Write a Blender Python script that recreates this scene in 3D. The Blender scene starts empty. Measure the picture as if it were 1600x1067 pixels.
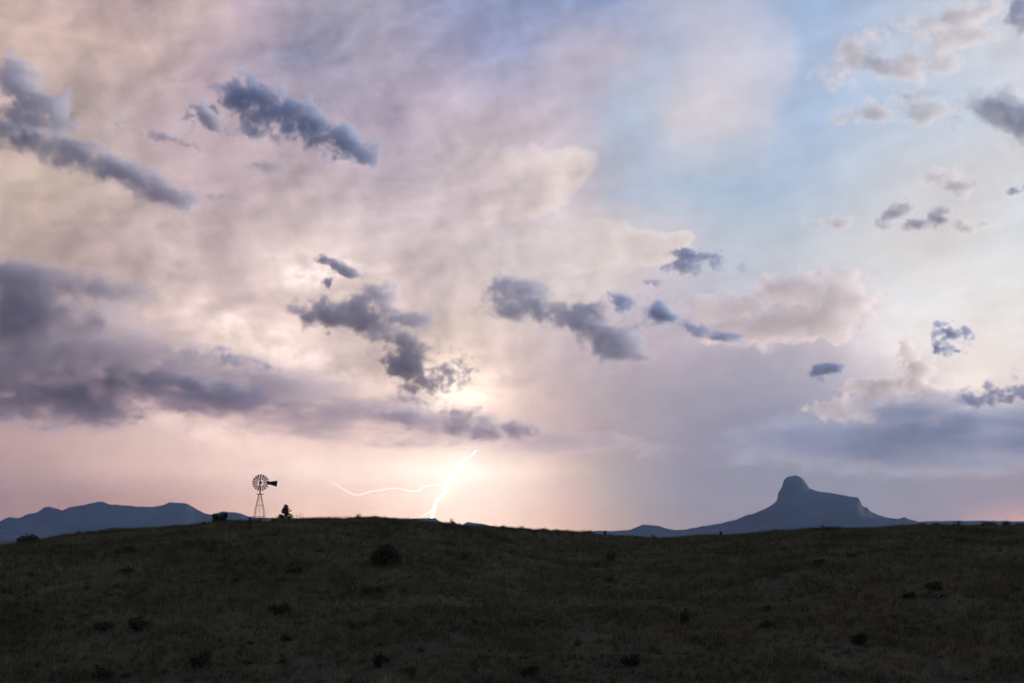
import bpy, bmesh, math, random
import numpy as np
from mathutils import Vector, Matrix, Euler
from mathutils import noise as mnoise

random.seed(7)
rng = np.random.default_rng(7)
S = bpy.context.scene
COL = S.collection
R = math.radians

# ------------------------------------------------------------------ camera
F = 2222.0                     # focal length in photo pixels (50 mm lens, 1600 px wide frame)
EYE_Y = 838.0                  # photo row of the eye-level horizon
PITCH = math.atan((EYE_Y - 533.5) / F)
cam = bpy.data.cameras.new('camera')
cam.sensor_width = 36.0
cam.lens = 36.0 * F / 1600.0
cam.clip_start = 0.1
cam.clip_end = 300000.0
cam_o = bpy.data.objects.new('camera', cam)
cam_o.rotation_euler = (math.pi / 2 + PITCH, 0, 0)
COL.objects.link(cam_o)
S.camera = cam_o


def ray(px, py):
    x = (px - 800.0) / F
    y = (533.5 - py) / F
    return Vector((x, math.cos(PITCH) - y * math.sin(PITCH), math.sin(PITCH) + y * math.cos(PITCH)))


def azel(px, py):
    d = ray(px, py)
    return math.atan2(d.x, d.y), math.atan2(d.z, math.hypot(d.x, d.y))


def lin(c):
    o = []
    for v in c:
        v = v / 255.0
        o.append(v / 12.92 if v <= 0.04045 else ((v + 0.055) / 1.055) ** 2.4)
    return o


# ------------------------------------------------------------------ node helper: arithmetic on sockets
class X:
    def __init__(self, g, s):
        self.g, self.s = g, s

    def _m(self, op, *a, clamp=False):
        return self.g.math(op, self, *a, clamp=clamp)

    def __add__(self, o): return self._m('ADD', o)
    def __radd__(self, o): return self._m('ADD', o)
    def __sub__(self, o): return self._m('SUBTRACT', o)
    def __rsub__(self, o): return self.g.math('SUBTRACT', o, self)
    def __mul__(self, o): return self._m('MULTIPLY', o)
    def __rmul__(self, o): return self._m('MULTIPLY', o)
    def __truediv__(self, o): return self._m('DIVIDE', o)


class Graph:
    def __init__(self, tree):
        self.t = tree
        tree.nodes.clear()

    def n(self, kind, **kw):
        nd = self.t.nodes.new(kind)
        for k, v in kw.items():
            setattr(nd, k, v)
        return nd

    def put(self, sock, v):
        if isinstance(v, X):
            self.t.links.new(v.s, sock)
        else:
            sock.default_value = v

    def math(self, op, *a, clamp=False):
        nd = self.n('ShaderNodeMath', operation=op, use_clamp=clamp)
        for i, v in enumerate(a):
            self.put(nd.inputs[i], v)
        return X(self, nd.outputs[0])

    def step(self, v, lo, hi, a=0.0, b=1.0, kind='SMOOTHSTEP'):
        nd = self.n('ShaderNodeMapRange', interpolation_type=kind)
        self.put(nd.inputs[0], v)
        for i, q in enumerate((lo, hi, a, b)):
            self.put(nd.inputs[i + 1], q)
        return X(self, nd.outputs[0])

    def xyz(self, x, y, z):
        nd = self.n('ShaderNodeCombineXYZ')
        for i, q in enumerate((x, y, z)):
            self.put(nd.inputs[i], q)
        return X(self, nd.outputs[0])

    def sep(self, v):
        nd = self.n('ShaderNodeSeparateXYZ')
        self.put(nd.inputs[0], v)
        return [X(self, o) for o in nd.outputs]

    def noise(self, vec, scale, detail=4.0, rough=0.55, dist=0.0, color=False, lac=2.0):
        nd = self.n('ShaderNodeTexNoise')
        self.put(nd.inputs['Vector'], vec)
        nd.inputs['Scale'].default_value = scale
        nd.inputs['Detail'].default_value = detail
        nd.inputs['Roughness'].default_value = rough
        nd.inputs['Lacunarity'].default_value = lac
        nd.inputs['Distortion'].default_value = dist
        return X(self, nd.outputs['Color' if color else 'Fac'])

    def ramp(self, fac, stops, interp='CARDINAL'):
        nd = self.n('ShaderNodeValToRGB')
        cr = nd.color_ramp
        cr.interpolation = interp
        while len(cr.elements) > 1:
            cr.elements.remove(cr.elements[-1])
        for i, (p, c) in enumerate(stops):
            e = cr.elements[0] if i == 0 else cr.elements.new(p)
            e.position = p
            e.color = (*c, 1)
        self.put(nd.inputs[0], fac)
        return X(self, nd.outputs[0])

    def mix(self, fac, a, b, blend='MIX'):
        nd = self.n('ShaderNodeMix', data_type='RGBA', blend_type=blend, clamp_factor=True)
        for s, v in ((nd.inputs[0], fac), (nd.inputs[6], a), (nd.inputs[7], b)):
            if isinstance(v, (tuple, list)):
                v = (*v[:3], 1)
            self.put(s, v)
        return X(self, nd.outputs[2])

    def scale(self, col, f):
        nd = self.n('ShaderNodeVectorMath', operation='SCALE')
        self.put(nd.inputs[0], col)
        self.put(nd.inputs[3], f)
        return X(self, nd.outputs[0])

    def vadd(self, a, b):
        nd = self.n('ShaderNodeVectorMath', operation='ADD')
        self.put(nd.inputs[0], a)
        self.put(nd.inputs[1], b)
        return X(self, nd.outputs[0])


# ------------------------------------------------------------------ world: dusk sky with a lightning-lit storm
SUN_AZ, SUN_EL = R(62), R(-1.0)      # the sun has just gone down, right of the frame
world = bpy.data.worlds.new('World')
S.world = world
world.use_nodes = True
g = Graph(world.node_tree)
tc = g.n('ShaderNodeTexCoord')
dirv = X(g, tc.outputs['Generated'])
dx, dy, dz = g.sep(dirv)
az0 = g.math('ARCTAN2', dx, dy)
el0 = g.math('ARCSINE', dz)
# slow swirls so that no band of colour runs straight
w1 = g.sep(g.noise(g.xyz(az0, el0 * 1.7, 0.0), 7.0, 3.0, 0.5, color=True))
w2 = g.sep(g.noise(g.xyz(az0, el0 * 1.5, 3.0), 26.0, 4.0, 0.55, color=True))
calm = g.step(el0, R(2.0), R(9.0), 0.25, 1.0)
az = az0 + ((w1[0] - 0.5) * 0.055 + (w2[0] - 0.5) * 0.028) * calm
el = el0 + ((w1[1] - 0.5) * 0.040 + (w2[1] - 0.5) * 0.020) * calm

ROWS = [
    (0, [(0, 190, 166, 166), (130, 181, 158, 162), (240, 179, 156, 162), (310, 205, 184, 181), (380, 189, 170, 181), (450, 169, 159, 176), (600, 159, 157, 179), (700, 151, 157, 190), (800, 143, 155, 192), (960, 151, 163, 199), (1060, 182, 185, 207), (1180, 178, 186, 210), (1230, 160, 182, 214), (1350, 164, 182, 212), (1450, 187, 197, 216), (1600, 191, 199, 216)]),
    (90, [(0, 209, 184, 174), (120, 207, 182, 174), (260, 199, 177, 175), (340, 187, 167, 178), (430, 164, 156, 177), (480, 154, 154, 179), (600, 170, 162, 181), (720, 163, 161, 190), (800, 155, 160, 193), (870, 177, 173, 196), (960, 191, 185, 201), (1020, 180, 187, 210), (1120, 198, 197, 213), (1230, 196, 199, 216), (1260, 172, 188, 216), (1350, 178, 192, 216), (1450, 197, 205, 220), (1600, 207, 207, 216)]),
    (190, [(0, 192, 171, 166), (200, 183, 164, 166), (320, 187, 166, 174), (450, 187, 167, 177), (600, 170, 157, 176), (690, 192, 177, 188), (780, 194, 181, 192), (870, 197, 185, 198), (940, 175, 180, 200), (1000, 182, 191, 210), (1060, 208, 201, 208), (1200, 200, 201, 215), (1245, 178, 192, 217), (1300, 176, 194, 220), (1450, 195, 209, 226), (1600, 213, 215, 222)]),
    (290, [(0, 206, 185, 174), (110, 204, 183, 174), (200, 192, 172, 170), (350, 192, 171, 177), (500, 196, 178, 184), (620, 199, 183, 190), (740, 197, 181, 190), (850, 203, 189, 196), (930, 199, 191, 200), (980, 183, 191, 208), (1100, 172, 191, 211), (1250, 176, 192, 213), (1400, 199, 203, 213), (1600, 209, 207, 211)]),
    (390, [(0, 183, 163, 156), (120, 178, 157, 154), (200, 185, 166, 164), (250, 204, 183, 179), (330, 205, 183, 184), (480, 222, 202, 197), (560, 213, 195, 194), (700, 209, 193, 196), (850, 213, 199, 200), (1000, 215, 203, 204), (1080, 201, 197, 206), (1150, 191, 197, 209), (1300, 205, 207, 213), (1450, 217, 213, 213), (1600, 213, 216, 222)]),
    (470, [(0, 181, 156, 156), (200, 195, 173, 170), (280, 216, 193, 189), (400, 215, 193, 190), (520, 221, 199, 192), (650, 211, 191, 190), (800, 211, 195, 192), (950, 203, 191, 198), (1100, 190, 186, 200), (1200, 192, 190, 203), (1330, 203, 198, 207), (1385, 226, 224, 227), (1500, 231, 228, 229), (1600, 231, 228, 227)]),
    (550, [(0, 165, 140, 146), (250, 203, 178, 175), (350, 232, 209, 199), (450, 231, 209, 199), (560, 211, 189, 184), (700, 235, 211, 198), (760, 229, 205, 194), (850, 203, 183, 184), (1000, 189, 173, 184), (1150, 180, 171, 185), (1300, 198, 188, 197), (1345, 212, 203, 208), (1410, 234, 225, 224), (1500, 237, 228, 225), (1600, 235, 226, 223)]),
    (620, [(0, 155, 132, 144), (300, 190, 164, 166), (500, 196, 172, 172), (640, 237, 211, 194), (700, 252, 231, 212), (760, 241, 215, 200), (830, 211, 187, 182), (950, 182, 168, 174), (1100, 158, 154, 168), (1250, 166, 162, 177), (1400, 188, 181, 191), (1520, 226, 212, 206), (1600, 228, 214, 208)]),
    (690, [(0, 186, 158, 155), (150, 205, 176, 171), (350, 232, 201, 191), (550, 238, 207, 196), (700, 235, 206, 194), (800, 215, 189, 184), (900, 189, 165, 168), (1000, 166, 155, 165), (1100, 152, 147, 165), (1250, 140, 142, 165), (1400, 130, 139, 165), (1600, 128, 137, 163)]),
    (735, [(0, 176, 148, 147), (120, 196, 166, 161), (300, 226, 194, 184), (450, 246, 217, 204), (600, 254, 229, 214), (700, 255, 243, 228), (780, 250, 227, 212), (860, 225, 197, 186), (950, 184, 168, 166), (1050, 154, 147, 159), (1150, 145, 143, 158), (1300, 143, 143, 158), (1450, 150, 145, 158), (1600, 152, 143, 157)]),
    (780, [(0, 160, 134, 137), (150, 176, 144, 141), (300, 204, 168, 160), (450, 232, 197, 184), (580, 246, 211, 196), (700, 255, 227, 210), (780, 242, 213, 200), (870, 221, 189, 178), (950, 184, 166, 162), (1050, 154, 146, 157), (1200, 147, 143, 157), (1450, 148, 143, 157), (1600, 160, 146, 156)]),
    (835, [(0, 156, 130, 133), (150, 176, 140, 135), (300, 206, 164, 154), (450, 236, 191, 174), (600, 248, 206, 186), (700, 254, 219, 200), (800, 244, 209, 192), (880, 223, 185, 172), (980, 182, 162, 158), (1100, 152, 144, 155), (1300, 148, 142, 155), (1480, 158, 146, 155), (1560, 202, 163, 160), (1600, 219, 167, 156)]),
]
HAZE_D = 0.5 / 21000.0         # scattering per metre of the evening air
HAZE_HALF, HAZE_TOP = 18000.0, 640.0
HAZE_L = (0.10, 0.14, 0.22)    # what the air itself adds over a long path


def behind_air(c, e):
    """sky radiance that, seen through the evening air at elevation e, comes out as c"""
    path = min(HAZE_HALF, HAZE_TOP / max(math.sin(e), 1e-3))
    T = math.exp(-HAZE_D * path)
    return [max(0.0, (v - (1 - T) * h) / T) for v, h in zip(c, HAZE_L)]


A0, A1 = R(-24), R(24)
fa = g.step(az, A0, A1, kind='LINEAR')
storm = None
e_prev = None
for (y, stops) in ROWS:
    e_row = azel(800, y)[1]
    st = []
    for (x, r_, g_, b_) in stops:
        a_, _ = azel(x, y)
        st.append(((a_ - A0) / (A1 - A0), [v * 0.4 for v in behind_air(lin((r_, g_, b_)), e_row)]))
    c = g.ramp(fa, st)
    storm = c if storm is None else g.mix(g.step(el, e_prev, e_row, kind='LINEAR'), storm, c)
    e_prev = e_row
storm = g.scale(storm, 2.5)


def ellipse(cx, cy, rx, ry, ang=0.0, a_=az, e_=el):
    """1 - normalised distance from an elliptical patch of sky given by direction"""
    a0, e0 = azel(cx, cy)
    u, v = a_ - a0, e_ - e0
    ca, sa = math.cos(R(ang)), math.sin(R(ang))
    p = (u * ca - v * sa) / (rx / F)
    q = (u * sa + v * ca) / (ry / F)
    return g.math('SQRT', p * p + q * q)


# glow painted into the sky: bolt halo, and flashes in bright gaps between clouds
flick = g.step(g.noise(g.xyz(az0, el0 * 1.3, 7.0), 42.0, 5.0, 0.6), 0.35, 0.62, 0.15, 1.25)
for (cx, cy, rx, ry, ang, amp, tint) in [
    (704, 752, 16, 62, 30, 0.12, (1, .92, .82)), (730, 740, 110, 80, 0, 0.20, (1, .86, .70)), (700, 612, 70, 42, 20, 0.32, (1, .87, .79)), (755, 585, 60, 40, 0, 0.14, (1, .86, .82)),
    (500, 415, 60, 26, 12, 0.34, (1, .92, .88)), (350, 512, 75, 30, 25, 0.22, (1, .89, .84)), (440, 560, 60, 40, 10, 0.18, (1, .86, .76)),
    (250, 400, 24, 46, 0, 0.14, (1, .92, .88)), (560, 600, 80, 22, 10, 0.22, (1, .86, .76)), (300, 665, 120, 22, 14, 0.22, (1, .84, .76)),
    (120, 232, 150, 22, 14, 0.0, (1, .9, .8)), (1500, 600, 60, 24, 0, 0.16, (1, .86, .74)),
]:
    if amp <= 0:
        continue
    d = ellipse(cx, cy, rx, ry, ang)
    k = g.math('EXPONENT', d * d * -1.0) * amp
    storm = g.vadd(storm, g.scale(g.xyz(*tint), k if cy > 715 else k * flick))

# the pale anvil of the storm against the blue: ragged rim with its afterglow highlight painted in
fine = g.noise(g.xyz(az0 + el0 * 0.6, el0 * 1.2 - az0 * 0.25, 1.0), 30.0, 6.0, 0.58)
wisp = g.noise(g.xyz(az0 * 0.8, el0 * 3.2 - az0 * 0.7, 5.0), 24.0, 5.0, 0.6)
for (lobes, col, amt, soft, a_lo, a_hi) in [
    ([(735, 300, 170, 75, -14), (835, 290, 95, 60, -28), (895, 262, 42, 30, -20)], (222, 206, 200), 0.75, 0.45, 640, 900),
    ([(830, 425, 170, 88, 0), (920, 378, 95, 46, 14), (1005, 386, 85, 30, 8), (1062, 374, 26, 15, -15)], (221, 208, 204), 0.8, 0.4, 760, 1040),
    ([(1130, 490, 170, 55, -4), (1240, 480, 90, 50, 0)], (196, 190, 200), 0.45, 0.6, 1000, 1200),
]:
    d = None
    for l in lobes:
        e_ = ellipse(*l, a_=az0, e_=el0)
        d = e_ if d is None else g.math('SMOOTH_MIN', d, e_, 0.3)
    d = d + (fine - 0.5) * 1.25 + (wisp - 0.5) * 0.5
    body = g.step(d, 1.0, 1.0 - soft, 0.0, amt)
    side = g.step(az0, azel(a_lo, 300)[0], azel(a_hi, 300)[0], 0.1, 1.0)
    storm = g.mix(body * side, storm, lin(col))
    rim = g.step(d, 1.0, 0.82, 0, 1) * g.step(d, 0.25, 0.82, 0, 1) * side
    storm = g.vadd(storm, g.scale(g.xyz(0.12, 0.10, 0.08), rim * amt))

# streaky veil over everything, and curtains of rain under the cloud base
relief_shade = None  # light and shade of cloud folds, painted into the sky by embossed noise
for (sc_, k_, dd, sd) in ((9.0, 1.0, 0.020, 11.0), (24.0, 0.95, 0.008, 14.0)):
    n0 = g.noise(g.xyz(az0 + w1[0] * 0.05, el0 * 1.25 + w1[1] * 0.05, sd), sc_, 4.0, 0.5)
    n1 = g.noise(g.xyz(az0 + w1[0] * 0.05 + dd, el0 * 1.25 + w1[1] * 0.05 - dd * 0.7, sd), sc_, 4.0, 0.5)
    r_ = (n0 - n1) * k_
    relief_shade = r_ if relief_shade is None else relief_shade + r_
inside = g.step(az0, R(9.0), R(-3.0), 0.25, 1.0) * g.step(el0, R(3.5), R(7.0))
veil = (relief_shade * inside + 1.0) * g.step(wisp, 0.3, 0.7, 0.965, 1.035, 'LINEAR') * g.step(fine, 0.3, 0.7, 0.965, 1.035, 'LINEAR')
rainn = g.noise(g.xyz(az0 + el0 * 0.15, el0 * 0.06, 9.0), 60.0, 4.0, 0.6)
rain = g.step(el0, R(1.0), R(5.5), 0.075, 0.0) * (rainn - 0.5)
storm = g.scale(storm, veil + rain)

# clear dusk sky behind and above: the storm glow dies away from the frame
sky = g.n('ShaderNodeTexSky', sky_type='NISHITA')
sky.sun_disc = False
sky.sun_elevation = SUN_EL
sky.sun_rotation = SUN_AZ
sky.altitude = 1500
clear = g.vadd(g.scale(X(g, sky.outputs[0]), 0.12), g.xyz(0.13, 0.19, 0.34))   # blue afterglow overhead
front = g.step(dy, -0.7, 0.88) * g.step(dz, 0.85, 0.42, 0.25, 1.0)
total = g.mix(front * 0.64 + 0.36, clear, storm)
bg = g.n('ShaderNodeBackground')
g.put(bg.inputs[0], total)
bg.inputs[1].default_value = 1.0
wo = g.n('ShaderNodeOutputWorld')
world.node_tree.links.new(bg.outputs[0], wo.inputs[0])
world.cycles.sampling_method = 'MANUAL'
world.cycles.sample_map_resolution = 1024

# ------------------------------------------------------------------ sun just under the horizon: reaches the clouds only
sun = bpy.data.lights.new('sun', 'SUN')
sun.energy = 3.8
sun.color = (1.0, 0.87, 0.74)
sun.angle = R(0.5)
sun_o = bpy.data.objects.new('sun', sun)
to_sun = Vector((math.sin(SUN_AZ) * math.cos(SUN_EL), math.cos(SUN_AZ) * math.cos(SUN_EL), math.sin(SUN_EL)))
sun_o.rotation_euler = (-to_sun).to_track_quat('-Z', 'Y').to_euler()
COL.objects.link(sun_o)

vs = S.view_settings
vs.view_transform = 'Standard'
vs.look = 'None'
vs.exposure = 0.0
vs.gamma = 1.0
vs.use_curve_mapping = False
S.cycles.use_denoising = True
S.cycles.denoiser = 'OPENIMAGEDENOISE'
S.cycles.denoising_input_passes = 'RGB_ALBEDO_NORMAL'
S.cycles.denoising_prefilter = 'ACCURATE'
S.cycles.use_adaptive_sampling = True
S.cycles.adaptive_threshold = 0.018
S.cycles.adaptive_min_samples = 16
S.cycles.volume_step_rate = 0.35
S.cycles.volume_max_steps = 512
S.cycles.volume_bounces = 3
S.cycles.max_bounces = 6


# ------------------------------------------------------------------ helpers for objects
def tag(o, label=None, cat=None, group=None, kind=None):
    if label: o['label'] = label
    if cat: o['category'] = cat
    if group: o['group'] = group
    if kind: o['kind'] = kind
    return o


def link(name, me, mat=None, parent=None):
    if mat and not me.materials:
        me.materials.append(mat)
    o = bpy.data.objects.new(name, me)
    COL.objects.link(o)
    if parent:
        o.parent = parent
    return o


def bm_obj(name, bm, mat, parent=None, smooth=False):
    me = bpy.data.meshes.new(name)
    bm.to_mesh(me)
    bm.free()
    if smooth:
        for p in me.polygons:
            p.use_smooth = True
    return link(name, me, mat, parent)


def empty(name, loc, rz=0.0, scale=1.0):
    o = bpy.data.objects.new(name, None)
    o.location = loc
    o.rotation_euler = (0, 0, rz)
    o.scale = (scale,) * 3
    o.empty_display_size = 0.2
    COL.objects.link(o)
    return o


def copy_tree(o, parent=None):
    c = o.copy()
    COL.objects.link(c)
    c.parent = parent
    for ch in list(o.children):
        copy_tree(ch, c)
    return c


def np_mesh(name, co, quads=None, tris=None):
    me = bpy.data.meshes.new(name)
    me.vertices.add(len(co))
    me.vertices.foreach_set('co', np.ascontiguousarray(co, dtype=np.float32).ravel())
    f, n = (quads, 4) if quads is not None else (tris, 3)
    me.loops.add(len(f) * n)
    me.loops.foreach_set('vertex_index', np.ascontiguousarray(f, dtype=np.int32).ravel())
    me.polygons.add(len(f))
    me.polygons.foreach_set('loop_start', np.arange(0, len(f) * n, n, dtype=np.int32))
    me.update(calc_edges=True)
    return me


def bar(bm, a, b, r, n=4, r2=None):
    """a round or square bar from a to b"""
    a, b = Vector(a), Vector(b)
    d = b - a
    q = d.to_track_quat('Z', 'Y').to_matrix().to_4x4()
    bmesh.ops.create_cone(bm, cap_ends=True, segments=n, radius1=r, radius2=r if r2 is None else r2, depth=d.length,
                          matrix=Matrix.Translation((a + b) / 2) @ q @ Matrix.Rotation(math.pi / 4, 4, 'Z'))


def box(bm, c, s, m=None):
    M = Matrix.Translation(c) @ Matrix.Diagonal((s[0], s[1], s[2], 1))
    bmesh.ops.create_cube(bm, size=1.0, matrix=(m @ M) if m else M)


def material(name, build):
    m = bpy.data.materials.new(name)
    m.use_nodes = True
    gg = Graph(m.node_tree)
    build(gg, m)
    return m


def surface(gg, col, rough=0.85, metal=0.0, bump=None, spec=0.3, trans=None):
    p = gg.n('ShaderNodeBsdfPrincipled')
    gg.put(p.inputs['Base Color'], col if isinstance(col, X) else (*col, 1))
    gg.put(p.inputs['Roughness'], rough)
    p.inputs['Metallic'].default_value = metal
    p.inputs['Specular IOR Level'].default_value = spec
    if bump is not None:
        b = gg.n('ShaderNodeBump')
        b.inputs['Strength'].default_value = bump[1]
        b.inputs['Distance'].default_value = bump[2]
        gg.put(b.inputs['Height'], bump[0])
        gg.t.links.new(b.outputs[0], p.inputs['Normal'])
    o = gg.n('ShaderNodeOutputMaterial')
    gg.t.links.new(p.outputs[0], o.inputs[0])
    return p


def objc(gg):
    return X(gg, gg.n('ShaderNodeTexCoord').outputs['Object'])


# ------------------------------------------------------------------ terrain
CREST = [(-400, 900), (-150, 872), (0, 856), (60, 848), (100, 840), (178, 830), (259, 825), (331, 820), (400, 817), (486, 815), (573, 812.5), (630, 813.5), (688, 819), (745, 824), (800, 828), (900, 834), (973, 840), (1059, 842), (1131, 840), (1200, 835), (1330, 829), (1428, 824), (1500, 823.5), (1600, 824), (1750, 826), (2000, 845)]
_ca = np.array([azel(x, y)[0] for x, y in CREST])
_ct = np.array([math.tan(azel(x, y)[1]) for x, y in CREST])
PLAIN_Z = -26.0


def smooth(a, b, x):
    t = np.clip((x - a) / (b - a), 0, 1)
    return t * t * (3 - 2 * t)


def lattice_noise(x, y, seed):
    """value noise, smooth, about -1..1"""
    xi, yi = np.floor(x).astype(np.int64), np.floor(y).astype(np.int64)
    fx, fy = x - xi, y - yi
    fx, fy = fx * fx * (3 - 2 * fx), fy * fy * (3 - 2 * fy)

    def h(a, b):
        n = (a * 374761393 + b * 668265263 + seed * 974634777) & 0x7fffffff
        n = ((n ^ (n >> 13)) * 1274126177) & 0x7fffffff
        return ((n ^ (n >> 16)) & 0xffff) / 32767.5 - 1.0
    return (h(xi, yi) * (1 - fx) + h(xi + 1, yi) * fx) * (1 - fy) + (h(xi, yi + 1) * (1 - fx) + h(xi + 1, yi + 1) * fx) * fy


def ground_z(x, y):
    x, y = np.asarray(x, float), np.asarray(y, float)
    r = np.hypot(x, y)
    a = np.arctan2(x, y)
    rc = 215 + 9 * np.sin(a * 9 + 1) + 5 * np.sin(a * 23)
    zc = np.interp(a, _ca, _ct) * rc
    zv = -12.3 + 0.9 * np.sin(a * 7 + .4)
    rv = 78.0
    near = -1.75 + (zv + 1.75) * smooth(2, rv, r)
    t = np.clip((r - rv) / (rc - rv), 0, 1)
    rise = zv + (zc - zv) * (1 - (1 - t) ** 1.55)
    after = zc + (PLAIN_Z - zc) * smooth(0, 1, (r - rc) / 420.0)
    z = np.where(r < rv, near, np.where(r < rc, rise, after))
    # gullies and swells on the hillside, fading out at the crest and on the plain
    k = smooth(20, 70, r) * (1 - smooth(0.72, 1.0, t) * 0.8) * (1 - smooth(300, 900, r))
    z = z + k * (0.55 * lattice_noise(x / 17 + 3, y / 23, 1) + 0.30 * lattice_noise(x / 7, y / 9 + 5, 2))
    g1 = np.abs((x + 46) - (y - 110) * 0.55 + 5 * np.sin(y / 13))
    z = z - k * 1.3 * np.exp(-(g1 / 6.0) ** 2)
    g2 = np.abs((x - 22) + (y - 120) * 0.28 + 4 * np.sin(y / 11))
    z = z - k * 0.7 * np.exp(-(g2 / 6.0) ** 2)
    z = z + (1 - smooth(250, 500, r)) * smooth(8, 30, r) * (0.10 * lattice_noise(x / 2.3, y / 2.3, 3) + 0.05 * lattice_noise(x / 0.9, y / 0.9, 4))
    return z


def gz(x, y):
    return float(ground_z(np.array([x]), np.array([y]))[0])


rr = np.concatenate([np.linspace(0.3, 60, 40), np.arange(61, 262, 0.75), np.geomspace(264, 17500, 70)])
aa = np.concatenate([np.linspace(-math.pi, -R(31), 60, endpoint=False), np.linspace(-R(31), R(31), 480, endpoint=False), np.linspace(R(31), math.pi, 60)])
AA, RR = np.meshgrid(aa, rr)
gx, gy = RR * np.sin(AA), RR * np.cos(AA)
gzv = ground_z(gx, gy)
nr, na = RR.shape
idx = np.arange(nr * na).reshape(nr, na)
q = np.stack([idx[:-1, :-1], idx[1:, :-1], idx[1:, 1:], idx[:-1, 1:]], -1).reshape(-1, 4)[:, ::-1]
me = np_mesh('ground', np.stack([gx, gy, gzv], -1).reshape(-1, 3), quads=q)
me.polygons.foreach_set('use_smooth', np.ones(len(me.polygons), bool))


def m_ground(gg, m):
    p = objc(gg)
    a = gg.noise(p, 0.05, 5, 0.6)
    b = gg.noise(p, 1.3, 5, 0.65)
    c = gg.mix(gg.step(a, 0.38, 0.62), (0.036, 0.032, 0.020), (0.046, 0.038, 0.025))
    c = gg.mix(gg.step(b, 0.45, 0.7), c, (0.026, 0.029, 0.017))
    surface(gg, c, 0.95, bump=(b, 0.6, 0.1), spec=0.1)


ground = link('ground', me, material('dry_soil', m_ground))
tag(ground, kind='structure')


# ------------------------------------------------------------------ far mountains
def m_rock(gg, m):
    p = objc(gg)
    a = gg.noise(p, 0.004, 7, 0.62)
    c = gg.mix(gg.step(a, 0.4, 0.6), (0.052, 0.072, 0.100), (0.078, 0.094, 0.118))  # blue of the distant haze partly put into the rock colour
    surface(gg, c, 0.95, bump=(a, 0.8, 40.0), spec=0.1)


ROCK = material('haze_tinted_rock', m_rock)


def mountain(name, dist, depth, profile, label, seed, cols=360, rows=41, rough=1.0, flat=0.0):
    """a range whose skyline follows profile (photo points), built at its distance with real depth"""
    pa = np.array([azel(x, y)[0] for x, y in profile])
    pt = np.array([math.tan(azel(x, y)[1]) for x, y in profile])
    a = np.linspace(pa[0], pa[-1], cols)
    skyline = np.interp(a, pa, pt) * dist
    v = np.linspace(-1, 1, rows)
    V, Ag = np.meshgrid(v, a, indexing='ij')
    Rg = dist + depth * V * (0.55 + 0.45 * np.cos((Ag - a.mean()) * 3))
    top = np.empty((rows, cols))
    for i_, v_ in enumerate(v):
        w_ = int(cols * 0.05 * min(1.0, abs(v_) * 1.6))
        k_ = np.hanning(2 * w_ + 3)
        top[i_] = np.convolve(np.pad(skyline, w_ + 1, mode='edge'), k_ / k_.sum(), 'valid') - PLAIN_Z + 4
    fall = np.clip(1 - np.abs(V), 0, 1)
    shape = np.where(np.abs(V) < flat, 1.0, (fall / (1 - flat)) ** 1.35)
    X_, Y_ = Rg * np.sin(Ag), Rg * np.cos(Ag)
    n = 0.5 * np.abs(lattice_noise(X_ / 900, Y_ / 900, seed)) + 0.3 * np.abs(lattice_noise(X_ / 370, Y_ / 370, seed + 1)) + 0.2 * np.abs(lattice_noise(X_ / 140, Y_ / 140, seed + 2))
    carve = np.sin(np.clip(np.abs(V), 0, 1) * math.pi)
    Z = PLAIN_Z - 4 + top * shape * (1 - 0.38 * rough * n * carve)
    Z = np.where(np.abs(V) < 1e-6 + 1.0 / rows, Z + rough * 5 * lattice_noise(X_ / 60, Y_ / 60, seed + 5), Z)
    idx = np.arange(rows * cols).reshape(rows, cols)
    qd = np.stack([idx[:-1, :-1], idx[:-1, 1:], idx[1:, 1:], idx[1:, :-1]], -1).reshape(-1, 4)
    me = np_mesh(name, np.stack([X_, Y_, Z], -1).reshape(-1, 3), quads=qd)
    me.polygons.foreach_set('use_smooth', np.ones(len(me.polygons), bool))
    o = link(name, me, ROCK)
    tag(o, label, kind='structure')
    return o


mountain('mountain_range', 14200, 1500, [(-190, 850), (-120, 838), (-60, 826), (0, 814), (8, 810), (15, 807.5), (25, 809), (32, 808), (42, 802.5), (57, 801), (62, 798), (70, 792.5), (78, 791.5), (88, 794), (97, 796.5), (110, 792), (125, 789), (142, 786.5), (152, 783), (160, 783.5), (172, 787.5), (190, 789), (215, 791), (238, 792), (252, 789), (264, 785), (277, 785), (292, 787), (305, 793), (318, 801), (330, 803.5), (340, 801), (349, 798.5), (362, 800), (376, 801.5), (388, 806), (398, 808.5), (412, 807.5), (424, 810), (436, 811), (470, 818), (520, 832), (560, 846)],
         'blue range of rounded mountains along the left skyline', 11)
mountain('butte', 13000, 1300, [(870, 850), (888, 836), (904, 831.5), (918, 829.5), (950, 829), (985, 828), (996, 822), (1004, 818.8), (1018, 820), (1030, 821.5), (1042, 825.5), (1055, 828.2), (1070, 827), (1085, 824.5), (1098, 820.5), (1103, 821), (1115, 819), (1130, 817), (1136, 815), (1150, 811.5), (1165, 805.5), (1180, 800.5), (1192, 796), (1204, 789.5), (1211, 784), (1214.5, 780), (1215.5, 770), (1218, 766), (1222, 760), (1224, 751), (1228, 745.5), (1234, 743), (1238, 743.3), (1243, 741.8), (1250, 744.5), (1256, 749), (1261, 756), (1264, 761.5), (1270, 764.5), (1278, 767.5), (1300, 770), (1318, 773.5), (1335, 776), (1341, 777), (1344.5, 783), (1347, 789.5), (1351, 792), (1355, 792.5), (1360, 798), (1372, 803.5), (1388, 808), (1404, 810.5), (1413, 807.8), (1420, 810), (1432, 814), (1450, 822), (1475, 840), (1490, 850)],
         'steep blue butte with a domed rock knob above the crest', 31, cols=520, rough=0.8)
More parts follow.
